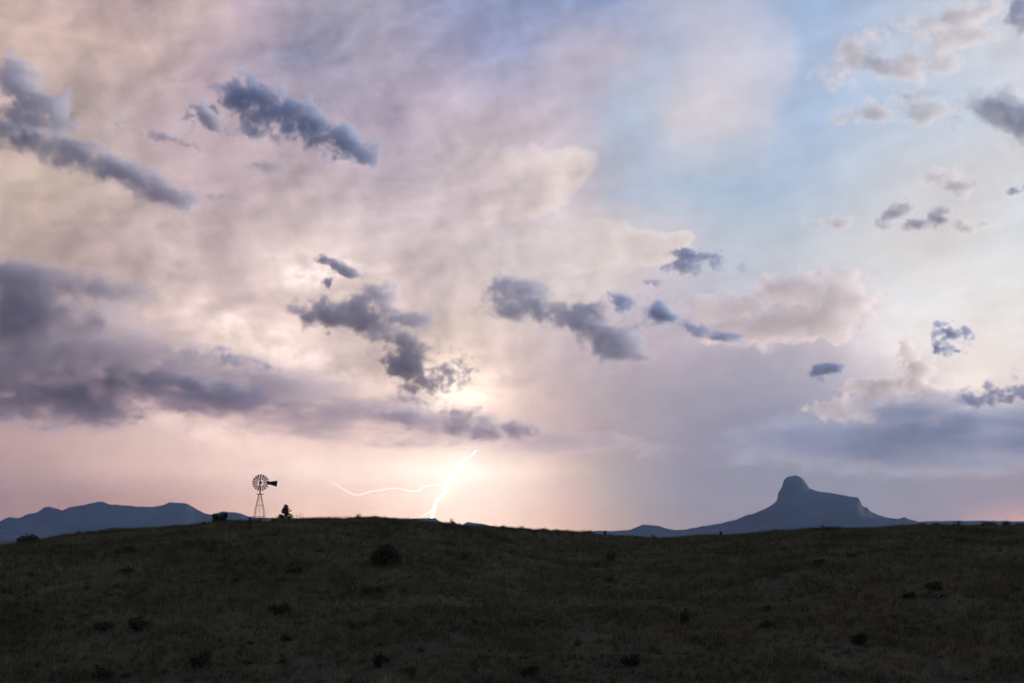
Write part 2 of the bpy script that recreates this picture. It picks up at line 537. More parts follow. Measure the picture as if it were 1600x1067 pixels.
mountain('distant_mesa', 15600, 400, [(612, 842), (626, 818), (634, 811), (645, 809.5), (660, 809), (680, 808.8), (684, 812), (690, 816), (702, 824), (715, 842)],
         'small flat-topped mesa peeping over the crest under the lightning', 51, cols=80, flat=.3, rough=0.5)
mountain('distant_hill', 15900, 420, [(700, 842), (716, 825), (724, 818.5), (731, 814.5), (742, 816.5), (752, 817.5), (765, 821), (785, 825), (805, 832), (825, 845)],
         'small pointed hill peeping over the crest beside the mesa', 61, cols=80, rough=0.5)
mountain('far_plateau', 16500, 500, [(1390, 846), (1415, 820), (1430, 815), (1450, 814), (1500, 813.2), (1540, 813.2), (1600, 814), (1640, 813), (1700, 816), (1740, 826), (1780, 846)],
         'long level plateau on the skyline behind the right crest', 71, cols=120, flat=.35, rough=0.4)

# ------------------------------------------------------------------ evening air
bm = bmesh.new()
box(bm, (0, 0, (HAZE_TOP + PLAIN_Z - 6) / 2), (2 * HAZE_HALF, 2 * HAZE_HALF, HAZE_TOP - PLAIN_Z + 6))


def m_haze(gg, m):
    pv = gg.n('ShaderNodeVolumePrincipled')
    pv.inputs['Color'].default_value = (0.40, 0.64, 1.0, 1)
    pv.inputs['Density'].default_value = HAZE_D
    o = gg.n('ShaderNodeOutputMaterial')
    gg.t.links.new(pv.outputs[0], o.inputs['Volume'])
    m.cycles.homogeneous_volume = True


tag(bm_obj('haze', bm, material('evening_air', m_haze)), 'thin blue evening haze lying over the plain', kind='stuff')


# ------------------------------------------------------------------ clouds: real volumes at their distance
def cloud(label, D, lobes, A=0.8, K=1.0, col=(0.42, 0.50, 0.72), ns=0.03, soft=0.30, depth=0.9, group=None, stretch=(1, .35, 1.15), aniso=0.2, flatb=None, seed=0.0):
    cx = sum(l[0] for l in lobes) / len(lobes)
    cy = sum(l[1] for l in lobes) / len(lobes)
    d = ray(cx, cy)
    d = d / math.hypot(d.x, d.y) * D
    a_ = math.atan2(d.x, d.y)
    s = D / F / math.cos(math.atan2(d.z, D))      # metres per photo pixel at that distance
    grow = 1.42 / (1.0 - A * 0.50)
    bm = bmesh.new()
    spec = []
    for l in lobes:
        lx, lz = l[0] - cx, cy - l[1]
        rx, rz = l[2] * grow, l[3] * grow
        ang = R(l[4]) if len(l) > 4 else 0.0
        ry = min(rx, depth * rz)
        M = Matrix.Translation((lx, 0, lz)) @ Matrix.Rotation(ang, 4, 'Y') @ Matrix.Diagonal((rx, ry, rz, 1))
        bmesh.ops.create_icosphere(bm, subdivisions=3, radius=1.0, matrix=M)
        spec.append((lx, lz, rx, ry, rz, ang))
    rm = sum(l[3] for l in lobes) / len(lobes) * s

    def build(gg, m):
        tcn = gg.n('ShaderNodeTexCoord')
        p = X(gg, tcn.outputs['Object'])
        f = None
        for (lx, lz, rx, ry, rz, ang) in spec:
            mp = gg.n('ShaderNodeMapping', vector_type='TEXTURE')
            mp.inputs[1].default_value = (lx, 0, lz)
            mp.inputs[2].default_value = (0, ang, 0)
            mp.inputs[3].default_value = (rx, ry, rz)
            gg.put(mp.inputs[0], p)
            ln = gg.n('ShaderNodeVectorMath', operation='LENGTH')
            gg.put(ln.inputs[0], X(gg, mp.outputs[0]))
            v = X(gg, ln.outputs['Value'])
            f = v if f is None else gg.math('SMOOTH_MIN', f, v, 0.35)
        mp = gg.n('ShaderNodeMapping')
        mp.inputs[1].default_value = (cx * 3.1 + seed, cy * 1.7, seed)
        mp.inputs[3].default_value = stretch
        gg.put(mp.inputs[0], p)
        nz = gg.noise(X(gg, mp.outputs[0]), ns, 7.0, 0.62, dist=0.25)
        er = gg.step(nz, 0.30, 0.68, A, 0.0, 'LINEAR')
        shred = gg.noise(X(gg, mp.outputs[0]), ns * 2.7, 5.0, 0.6)
        fe = f + er + gg.step(shred, 0.3, 0.7, A * 0.34, -A * 0.06, 'LINEAR')
        dens = gg.step(fe, 1.0, 0.80, 0.0, K * 0.30 / rm) + gg.step(fe, 0.88, 0.88 - soft, 0.0, K * 2.0 / rm)
        pv = gg.n('ShaderNodeVolumePrincipled')
        pv.inputs['Color'].default_value = (*col, 1)
        pv.inputs['Anisotropy'].default_value = aniso
        gg.put(pv.inputs['Density'], dens)
        o = gg.n('ShaderNodeOutputMaterial')
        gg.t.links.new(pv.outputs[0], o.inputs['Volume'])
    mat = material('cloud_vapour', build)
    me = bpy.data.meshes.new('cloud')
    bm.to_mesh(me)
    bm.free()
    ob = bpy.data.objects.new('cloud', me)
    COL.objects.link(ob)
    md = ob.modifiers.new('skin', 'REMESH')
    md.mode = 'VOXEL'
    md.voxel_size = max(1.5, min(l[3] for l in lobes) / 3.0)
    me2 = bpy.data.meshes.new_from_object(ob.evaluated_get(bpy.context.evaluated_depsgraph_get()))
    ob.modifiers.clear()
    ob.data = me2
    me2.materials.clear()
    me2.materials.append(mat)
    bpy.data.meshes.remove(me)
    ob.location = d
    ob.rotation_euler = (0, 0, -a_)
    ob.scale = (s, s, s)
    tag(ob, label, 'cloud', group)
    return ob


GREY = (0.77, 0.80, 0.92)
BLUE = (0.67, 0.77, 0.955)
PALE = (0.93, 0.965, 1.0)
MID = (0.80, 0.84, 0.96)
MAUVE = (0.80, 0.80, 0.88)
LOW = 'dark low clouds drifting before the storm'
FAIR = 'small fair-weather clouds in the clear right sky'
C = cloud
# upper left
C('dark towering cloud cut by the upper left edge', 9500, [(20, 130, 40, 34), (55, 165, 48, 38, 25), (88, 168, 20, 24), (65, 188, 50, 20)], A=.65, col=GREY, K=.8, group=LOW)
C('long slanting grey cloud band below the towering upper-left cloud', 9800, [(10, 216, 90, 24, 5), (110, 240, 95, 25, 12), (200, 270, 80, 24, 18), (260, 297, 55, 20, 12)], A=.5, col=GREY, K=.8, soft=.4, group=LOW)
C('thin wisp of grey cloud between the upper-left cloud and the diagonal one', 9900, [(240, 212, 50, 9, 10), (290, 222, 35, 7, 12)], col=MAUVE, K=.7, soft=.5, group=LOW)
C('small dark puff just before the dark diagonal cloud', 9400, [(312, 170, 17, 21), (320, 194, 32, 17, 10), (347, 206, 20, 10, 10)], col=GREY, K=1.0, group=LOW)
C('darkest blue cloud slanting down across the upper left sky', 9200, [(372, 158, 32, 26, 20), (412, 156, 42, 26, 18), (475, 188, 58, 34, 24), (535, 218, 60, 29, 22), (572, 238, 36, 15, 15), (398, 198, 38, 23, 15), (440, 172, 55, 30, 22), (505, 204, 60, 30, 24)], A=.7, col=BLUE, K=1.0, group=LOW)
C('small grey scrap under the dark diagonal cloud', 9600, [(425, 260, 22, 17, 20), (450, 240, 45, 8, 12)], col=MAUVE, K=.5, soft=.6, group=LOW)
C('tiny grey scrap near the end of the slanting band', 9700, [(347, 310, 24, 11), (375, 313, 22, 7)], col=MAUVE, K=.45, soft=.6, group=LOW)
# left bank and shelf
C('grey cloud bank with a blunt right end at the left edge', 15000, [(20, 432, 130, 28, 3), (125, 442, 90, 24, 6), (50, 475, 95, 44, 10), (-20, 520, 110, 54)], A=.5, col=MAUVE, K=1.1, soft=.45, ns=.018, group=LOW)
C('big dim storm cloud swelling above the left shelf', 19500, [(60, 535, 170, 70), (190, 525, 85, 58, 20), (270, 560, 120, 36, 14)], A=.55, col=(.92, .89, .92), K=.5, soft=.4, ns=.018, group=LOW)
C('heavy dark storm cloud at the left edge above the mountain range', 20200, [(20, 588, 170, 56), (100, 634, 130, 32), (215, 592, 140, 40, 10), (330, 608, 90, 26, 8)], A=.5, col=(.76, .80, .91), K=1.6, soft=.4, ns=.02, stretch=(.7, .3, 1.4), group=LOW)
C('long pale shelf cloud reaching over the lightning', 20900, [(330, 610, 120, 46, 8), (430, 622, 150, 46, 8), (560, 645, 170, 42, 5), (700, 668, 180, 30, 3), (860, 690, 160, 20, 2), (480, 680, 130, 20, 6), (620, 690, 150, 14, 3)], A=.52, col=(.92, .90, .94), K=.55, soft=.42, ns=.022, stretch=(.5, .3, 1.5), group=LOW)
C('dark thin cloud tongue lying on top of the long shelf', 19800, [(310, 555, 75, 14, 8), (370, 565, 50, 10, 6)], col=GREY, K=.6, soft=.5, group=LOW)
C('knobbly grey cloud bumps on the shelf right of the flash', 19700, [(716, 655, 28, 20), (745, 668, 50, 16, 8), (800, 672, 55, 13, 5), (640, 655, 60, 16, 5)], col=MAUVE, K=.6, soft=.45, group=LOW)
# middle
C('small dark scraps in the bright gap over the middle clouds', 14300, [(520, 412, 28, 9, 15), (548, 426, 22, 9, 15), (511, 441, 12, 9)], col=GREY, K=.7, ns=.035, group=LOW)
C('broad grey ragged cloud left of the sky centre', 14500, [(585, 460, 46, 24), (515, 490, 55, 22, -5), (560, 495, 72, 26, 5), (640, 497, 42, 15, 8), (470, 485, 24, 9)], A=.62, col=(.83, .84, .93), K=.7, ns=.026, group=LOW)
C('torn grey cloud hanging in front of the brightest flash', 15000, [(625, 528, 50, 20, 5), (640, 562, 58, 30, 12), (700, 578, 40, 20, 5), (665, 598, 38, 20), (657, 627, 26, 9, 10)], A=.62, col=(.86, .85, .92), K=.8, ns=.03, group=LOW)
C('large dark blue cloud in the middle of the sky', 13500, [(825, 448, 58, 24, 8), (795, 485, 40, 22, 10), (870, 485, 75, 30, 15), (940, 520, 68, 34, 18), (975, 548, 40, 20, 10)], A=.6, col=(.81, .85, .96), K=.75, ns=.022, group=LOW)
C('narrow dark blue streak trailing right of the middle cloud', 13800, [(985, 472, 30, 16, 20), (1030, 492, 42, 18, 25), (1080, 512, 46, 13, 18), (1130, 527, 34, 11, 8)], A=.62, col=BLUE, K=.85, ns=.026, group=LOW)
C('thin blue-grey cloud at the tip of the pale anvil', 12500, [(1090, 405, 60, 14, 12), (1055, 418, 34, 11, 5), (1024, 441, 26, 8)], A=.75, col=BLUE, K=.55, ns=.04, group=LOW)
# right
C('wide slate-blue cloud bank behind the butte', 22000, [(1480, 676, 180, 50), (1360, 686, 140, 46), (1620, 676, 160, 62), (1500, 724, 180, 20), (1250, 690, 110, 34)], A=.45, col=(.70, .81, .955), K=.95, soft=.6, ns=.012, stretch=(.6, .3, 1.6), group=LOW)
C('dark cloud tops where the slate bank meets the right edge', 21000, [(1560, 612, 45, 14, 0), (1610, 605, 40, 18), (1535, 622, 34, 10)], col=BLUE, K=.7, ns=.03, group=LOW)
C('pale square-shouldered thunderhead above the butte', 24000, [(1322, 440, 36, 20), (1338, 478, 28, 34), (1255, 460, 85, 32), (1150, 482, 100, 26), (1275, 505, 80, 30), (1180, 515, 100, 28)], A=.5, col=(.97, .985, 1.0), aniso=.35, K=.6, soft=.25, ns=.022, group=FAIR)
C('pale cumulus tower rising behind the slate bank', 24500, [(1420, 552, 20, 18), (1427, 582, 32, 24), (1380, 612, 56, 24), (1465, 622, 48, 18), (1320, 636, 54, 20), (1420, 640, 80, 24)], A=.5, col=(.98, .99, 1.0), aniso=.35, K=.7, soft=.22, ns=.04, group=FAIR)
C('small lone dark cloud beside the cumulus tower', 15000, [(1484, 528, 28, 15), (1480, 540, 20, 12), (1474, 505, 14, 7), (1508, 520, 16, 8, -30)], col=BLUE, K=.75, ns=.045, group=FAIR)
C('small dark cloud left of the cumulus tower', 15500, [(1270, 585, 26, 9, -10), (1295, 577, 22, 12, -15)], col=BLUE, K=.75, ns=.04, group=FAIR)
C('peaked grey and white cloud in the upper right sky', 9000, [(1348, 85, 34, 36, -15), (1325, 110, 52, 22, -8), (1365, 105, 30, 22)], A=.65, col=(.945, .965, 1.0), aniso=.35, K=.5, soft=.36, ns=.03, group=FAIR)
C('cream-edged cloud right of the peaked cloud', 9100, [(1425, 102, 40, 24), (1475, 102, 42, 18, -6)], A=.65, col=(.945, .965, 1.0), aniso=.35, K=.5, soft=.36, ns=.03, group=FAIR)
C('dark blue cloud at the right edge under the cream-edged cloud', 8800, [(1570, 178, 72, 32, 8), (1520, 160, 62, 18, 12), (1600, 195, 60, 26), (1480, 140, 65, 13, 10)], A=.7, col=(.82, .90, 1.0), K=.5, ns=.022, group=FAIR)
C('faint flat cloud below the peaked cloud', 9200, [(1365, 172, 70, 18, -4), (1430, 178, 60, 18)], A=.65, col=(.90, .945, 1.0), aniso=.35, K=.5, soft=.35, ns=.026, group=FAIR)
C('pale curled cloud at the upper right', 8900, [(1450, 35, 48, 24), (1510, 25, 52, 26), (1500, 60, 70, 18)], A=.65, col=(.945, .965, 1.0), aniso=.35, K=.5, soft=.36, ns=.026, group=FAIR)
C('dark cloud corner in the upper right corner', 8700, [(1598, 18, 24, 30), (1610, 40, 26, 20)], col=(.74, .83, .98), K=.7, ns=.03, group=FAIR)
C('round cream-rimmed puff in the clear right sky', 10500, [(1484, 280, 28, 22), (1498, 296, 22, 16), (1462, 276, 24, 16)], A=.65, col=(.945, .965, 1.0), aniso=.35, K=.5, soft=.36, ns=.04, group=FAIR)
C('flat-bottomed grey cloud below the round puff', 11000, [(1440, 350, 48, 14), (1405, 332, 34, 14, -28), (1460, 340, 36, 12, -20), (1400, 348, 30, 8)], A=.65, col=(.88, .92, 1.0), aniso=.3, K=.8, soft=.45, ns=.035, group=FAIR)
C('small pale cloud beside the flat-bottomed one', 11100, [(1508, 356, 22, 12, -10), (1532, 352, 20, 8)], A=.65, col=(.945, .965, 1.0), aniso=.35, K=.5, soft=.36, ns=.045, group=FAIR)
C('small pinkish cloud left of the flat-bottomed one', 11200, [(1308, 350, 24, 12), (1280, 352, 22, 9)], A=.65, col=(.945, .965, 1.0), aniso=.35, K=.5, soft=.36, ns=.045, group=FAIR)
C('tiny dark scrap of cloud at the right edge', 10800, [(1592, 298, 16, 7)], col=BLUE, K=.6, ns=.06, group=FAIR)

# ------------------------------------------------------------------ lightning
def m_bolt(power):
    def b(gg, m):
        e = gg.n('ShaderNodeEmission')
        e.inputs[0].default_value = (1.0, 0.90, 0.78, 1)
        e.inputs[1].default_value = power
        o = gg.n('ShaderNodeOutputMaterial')
        gg.t.links.new(e.outputs[0], o.inputs[0])
    return b


BOLT = material('lightning_glow', m_bolt(6.0))
DIM = material('branch_glow', m_bolt(2.8))
BD = 21000.0


def at(px, py, D):
    d = ray(px, py)
    return d / math.hypot(d.x, d.y) * D


def channel(name, pts, parent, jag, seed, base, wide=1.0, mat=None):
    """a jagged glowing channel through photo-direction points (x, y, width)"""
    rnd = random.Random(seed)
    P = []
    for (x0, y0, w0), (x1, y1, w1) in zip(pts[:-1], pts[1:]):
        n = max(2, int(math.hypot(x1 - x0, y1 - y0) / 5))
        for i in range(n):
            t = i / n
            j = jag if 0 < i else 0.0
            P.append((x0 + (x1 - x0) * t + rnd.uniform(-j, j), y0 + (y1 - y0) * t + rnd.uniform(-j, j), w0 + (w1 - w0) * t, rnd.uniform(-1, 1)))
    P.append((*pts[-1], 0))
    bm = bmesh.new()
    rings = []
    for (x, y, w, dep) in P:
        c = at(x, y, BD + dep * 60) - base
        r_ = 0.5 * w * wide * BD / F
        rings.append([bm.verts.new(c + Vector((math.cos(k * math.pi / 3) * r_, math.sin(k * math.pi / 3) * r_ * .9, math.sin(k * math.pi / 3) * r_ * .5))) for k in range(6)])
    for a_, b_ in zip(rings[:-1], rings[1:]):
        for k in range(6):
            bm.faces.new((a_[k], a_[(k + 1) % 6], b_[(k + 1) % 6], b_[k]))
    bm.faces.new(rings[0][::-1])
    bm.faces.new(rings[-1])
    return bm_obj(name, bm, mat or BOLT, parent)


base = at(672, 838, BD)
bolt = empty('lightning_bolt', base)
tag(bolt, 'bright white lightning bolt striking behind the small mesa', 'lightning')
channel('main_channel', [(744, 704, 1.2), (738, 711, 2.5), (727, 716, 4.5), (720, 728, 5.0), (711, 738, 5.5), (703, 746, 5.5), (699, 755, 5.0), (697, 766, 4.5), (689, 774, 4.2), (682, 781, 4.0), (679, 792, 4.0), (676, 803, 4.5), (674, 815, 4.0), (672, 836, 3.0)], bolt, 1.3, 1, base, 1.05)
channel('side_branch', [(702, 747, 2.0), (692, 754, 1.8), (681, 757, 1.6), (671, 758, 1.5), (660, 762, 1.4), (655, 766, 1.4), (645, 767.5, 1.4), (633, 764.5, 1.4), (620, 762, 1.4), (606, 763, 1.4), (592, 766, 1.4), (578, 767, 1.4), (565, 772, 1.4), (557, 773.5, 1.3), (548, 769.5, 1.1), (535, 762.5, 1.0), (526, 758, .8), (517, 753, .5), (511, 758, .4), (501, 759, .3)], bolt, 1.0, 2, base, 0.7, DIM)
channel('ground_branch', [(674, 796, 1.4), (669, 801, 1.2), (664, 803, 1.0), (657, 809, .8), (652, 818, .6)], bolt, 0.5, 3, base, 1.0, DIM)


# ------------------------------------------------------------------ vegetation
def m_leaf(dark, pale):
    def b(gg, m):
        p = objc(gg)
        oi = gg.n('ShaderNodeObjectInfo')
        v = gg.noise(p, 2.2, 3, 0.6)
        c = gg.mix(gg.step(v, 0.35, 0.68), dark, pale)
        c = gg.mix(X(gg, oi.outputs['Random']) * 0.35, c, (0.05, 0.04, 0.025))
        surface(gg, c, 0.8, spec=0.15)
    return b


LEAF = material('juniper_leaf', m_leaf((0.018, 0.028, 0.016), (0.040, 0.052, 0.028)))
NEEDLE = material('conifer_needle', m_leaf((0.014, 0.026, 0.016), (0.032, 0.046, 0.026)))
SCRUB = material('scrub_leaf', m_leaf((0.012, 0.016, 0.009), (0.030, 0.032, 0.018)))


def m_bark(gg, m):
    n_ = gg.noise(objc(gg), 9.0, 4, 0.6)
    surface(gg, gg.mix(n_, (0.03, 0.022, 0.016), (0.08, 0.06, 0.045)), 0.9, bump=(n_, .5, .02))


BARK = material('bark', m_bark)


def leaf_cloud(rnd, lobes, n, size):
    """leaf-sized faces spread through a few uneven lobes; returns (verts, tris)"""
    co, tr = [], []
    for _ in range(n):
        c, r_ = rnd.choice(lobes)
        u = Vector((rnd.gauss(0, 1), rnd.gauss(0, 1), rnd.gauss(0, 1))).normalized()
        p = Vector(c) + Vector((u.x * r_[0], u.y * r_[1], u.z * r_[2])) * (rnd.random() ** 0.45) * rnd.uniform(.8, 1.12)
        if p.z < 0.02:
            p.z = rnd.uniform(0.02, .2)
        a_ = Vector((rnd.gauss(0, 1), rnd.gauss(0, 1), rnd.gauss(0, 1) + .5)).normalized() * size * rnd.uniform(.6, 1.5)
        b_ = a_.orthogonal().normalized()
        b_.rotate(Matrix.Rotation(rnd.uniform(0, 6.3), 3, a_.normalized()))
        b_ *= size * rnd.uniform(.3, .6)
        i = len(co)
        co += [p - a_ * .5, p + b_, p + a_ * .7, p - b_]
        tr += [(i, i + 1, i + 2), (i, i + 2, i + 3)]
    return co, tr


def mesh_from(name, co, tr):
    return np_mesh(name, np.array([tuple(v) for v in co]), tris=np.array(tr))


def stems(rnd, ends, r_, mat, parent, name='stem'):
    bm = bmesh.new()
    for e in ends:
        mid = Vector((e[0] * .35, e[1] * .35, e[2] * .55))
        bar(bm, (0, 0, -.15), mid, r_, 5, r_ * .7)
        bar(bm, mid, e, r_ * .7, 5, r_ * .25)
    return bm_obj(name, bm, mat, parent)


def shrub(name, loc, lobes, n, size, mat, seed, label, cat='bush', group=None):
    rnd = random.Random(seed)
    o = empty(name, loc)
    co, tr = leaf_cloud(rnd, lobes, n, size)
    link('crown', mesh_from('crown', co, tr), mat, o)
    stems(rnd, [(c[0] + rnd.uniform(-.1, .1), c[1], c[2] * 1.1) for c, _ in lobes], .05, BARK, o)
    tag(o, label, cat, group)
    return o


def on_hill(px, py, rmin=90.0, rmax=250.0):
    """the ground point seen at a photo position"""
    d = ray(px, py)
    h = math.hypot(d.x, d.y)
    rs = np.arange(rmin, rmax, 0.25)
    z = ground_z(rs * d.x / h, rs * d.y / h)
    vis = z - rs * d.z / h
    hit = np.nonzero(vis >= 0)[0]
    r_ = rs[hit[0]] if len(hit) else 214.0
    return Vector((r_ * d.x / h, r_ * d.y / h, gz(r_ * d.x / h, r_ * d.y / h)))


def crest_at(px, back=0.0):
    d = ray(px, 820)
    h = math.hypot(d.x, d.y)
    rs = np.arange(150, 245, 0.5)
    z = ground_z(rs * d.x / h, rs * d.y / h)
    r_ = rs[np.argmax(z / rs)] + back
    x, y = r_ * d.x / h, r_ * d.y / h
    return Vector((x, y, gz(x, y)))


PXM = 215.0 / F      # metres per photo pixel on the crest

# named bushes
p = crest_at(45, -1)
shrub('juniper_bush', p, [((-.75, 0, .55), (.8, .8, .6)), ((.3, 0, .75), (.95, .9, .75)), ((.95, .1, .55), (.55, .6, .5)), ((0, 0, .4), (1.4, 1, .4))], 1500, .16, LEAF, 1, 'low rounded dark bush on the crest near the left edge')
p = crest_at(343, -2)
shrub('juniper_bush', p, [((-.55, 0, .8), (.62, .7, .75)), ((.45, 0, .95), (.68, .7, .78)), ((0, 0, .55), (1.05, .9, .5)), ((-.7, 0, 1.2), (.4, .5, .35)), ((.85, 0, 1.3), (.3, .4, .35))], 1900, .16, LEAF, 2, 'boxy dark bush on the crest left of the windmill')
p = on_hill(602, 884)
shrub('juniper_bush', p, [((-.7, 0, .9), (.9, .9, .8)), ((.6, 0, 1.1), (.95, .9, .9)), ((0, 0, 1.5), (.9, .8, .75)), ((0, 0, .6), (1.5, 1.2, .6))], 2400, .18, LEAF, 3, 'round black bush alone in the middle of the hillside')
p = crest_at(430, 1)
shrub('juniper_bush', p, [((-.35, 0, .35), (.45, .5, .4)), ((.35, 0, .4), (.5, .5, .45))], 700, .1, LEAF, 4, 'low dark bush between the windmill and the conifer')


def conifer(loc, h, seed, label):
    rnd = random.Random(seed)
    o = empty('conifer_tree', loc)
    bm = bmesh.new()
    bar(bm, (0, 0, -.2), (.03, 0, h * .55), .075, 7, .045)
    bar(bm, (.03, 0, h * .55), (-.01, 0, h * .99), .045, 6, .01)
    bm_obj('trunk', bm, BARK, o)
    co, tr = [], []
    bm = bmesh.new()
    for i in range(70):
        t = (i + rnd.random()) / 70
        z = .12 + t * (h - .18)
        L = (1 - t) ** .85 * h * .46 * rnd.uniform(.6, 1.15) + .06
        a_ = rnd.uniform(0, 6.283)
        dirn = Vector((math.cos(a_), math.sin(a_), .18 + .5 * t))
        tip = Vector((0, 0, z)) + dirn * L - Vector((0, 0, .10 * L))
        bar(bm, (0, 0, z), tip, .014, 4, .005)
        for k in range(int(16 + 70 * (1 - t))):
            s_ = rnd.uniform(.15, 1.08)
            q_ = Vector((0, 0, z)).lerp(tip, s_) + Vector((rnd.gauss(0, .05), rnd.gauss(0, .05), rnd.gauss(0, .045)))
            v = (dirn + Vector((rnd.gauss(0, .6), rnd.gauss(0, .6), rnd.gauss(0, .5)))).normalized() * rnd.uniform(.10, .22)
            w_ = v.orthogonal().normalized()
            w_.rotate(Matrix.Rotation(rnd.uniform(0, 6.3), 3, v.normalized()))
            w_ *= .05
            j = len(co)
            co += [q_ - w_, q_ + w_, q_ + v]
            tr += [(j, j + 1, j + 2)]
    bm_obj('branches', bm, BARK, o)
    link('crown', mesh_from('crown', co, tr), NEEDLE, o)
    tag(o, label, 'tree')
    return o


p = crest_at(446, 0.5)
conifer(p, 2.45, 5, 'small ragged conifer standing on the crest right of the windmill')


def dead_shrub(loc, seed, label):
    rnd = random.Random(seed)
    o = empty('dead_shrub', loc)

    def grow(bm, a_, d, L, r_, n):
        b_ = a_ + d * L
        bar(bm, a_, b_, r_, 4, r_ * .6)
        if n:
            for _ in range(2 if rnd.random() < .8 else 3):
                d2 = (d + Vector((rnd.uniform(-.9, .9), rnd.uniform(-.6, .6), rnd.uniform(-.25, .5)))).normalized()
                grow(bm, b_, d2, L * rnd.uniform(.55, .85), r_ * .62, n - 1)
    for dx_ in (-.75, .25, .7):
        bm = bmesh.new()
        grow(bm, Vector((0, 0, -.1)), Vector((dx_, 0, .8)).normalized(), .52, .05, 3)
        bm_obj('limb', bm, BARK, o)
    tag(o, label, 'shrub')


dead_shrub(crest_at(466, 0), 8, 'bare dead shrub with spindly twigs right of the conifer')


def yucca(loc, h, w, seed, label, group=None):
    """a stem with a shaggy head of sword leaves"""
    rnd = random.Random(seed)
    o = empty('yucca_plant', loc)
    bm = bmesh.new()
    bar(bm, (0, 0, -.1), (.03, 0, h * .72), .05, 6, .04)
    bm_obj('stem', bm, BARK, o)
    co, tr = [], []
    for k in range(420):
        z = h * rnd.uniform(.12, .8)
        a_ = rnd.uniform(0, 6.283)
        L = w * rnd.uniform(.5, 1.05) * (.65 + .5 * z / h)
        v = Vector((math.cos(a_), math.sin(a_), rnd.uniform(-.5, 1.0) * (.4 + z / h))).normalized() * L
        s_ = Vector((-math.sin(a_), math.cos(a_), 0)) * .04
        b_ = Vector((.02, 0, z))
        j = len(co)
        co += [b_ - s_, b_ + s_, b_ + v]
        tr += [(j, j + 1, j + 2)]
    link('leaf_head', mesh_from('leaf_head', co, tr), SCRUB, o)
    tag(o, label, 'yucca', group)


yucca(on_hill(390, 824), 1.65, .36, 21, 'thin upright yucca just left of the windmill tower')
yucca(crest_at(945, -2), 1.0, .55, 22, 'little yucca on the crest at the left foot of the butte')
yucca(crest_at(1126, -1), .8, .5, 23, 'little yucca on the crest under the left slope of the butte')

# crest scrub: told apart by where it breaks the skyline
LOBES = [
    [((-.25, 0, .25), (.4, .4, .3)), ((.3, 0, .3), (.4, .4, .32)), ((0, 0, .2), (.6, .5, .2))],
    [((0, 0, .35), (.45, .45, .42)), ((.35, .1, .2), (.35, .4, .22))],
    [((-.5, 0, .22), (.45, .4, .25)), ((.1, 0, .32), (.45, .45, .34)), ((.6, 0, .22), (.4, .4, .24))],
]
PROTO = []
for i, L_ in enumerate(LOBES):
    rnd = random.Random(40 + i)
    co, tr = leaf_cloud(rnd, L_, 330, .085)
    st = bmesh.new()
    for c_, _ in L_:
        bar(st, (0, 0, -.1), (c_[0], c_[1], c_[2] * 1.2), .018, 4, .006)
    sm = bpy.data.meshes.new('stem')
    st.to_mesh(sm)
    st.free()
    sm.materials.append(BARK)
    cm = mesh_from('crown', co, tr)
    cm.materials.append(SCRUB)
    PROTO.append((cm, sm))


def small_shrub(loc, kind, sc, rz, label, group, wide=1.0):
    o = empty('scrub_bush', loc, rz)
    o.scale = (sc * wide, sc * wide, sc)
    link('crown', PROTO[kind][0], None, o)
    link('stem', PROTO[kind][1], None, o)
    tag(o, label, 'bush', group)


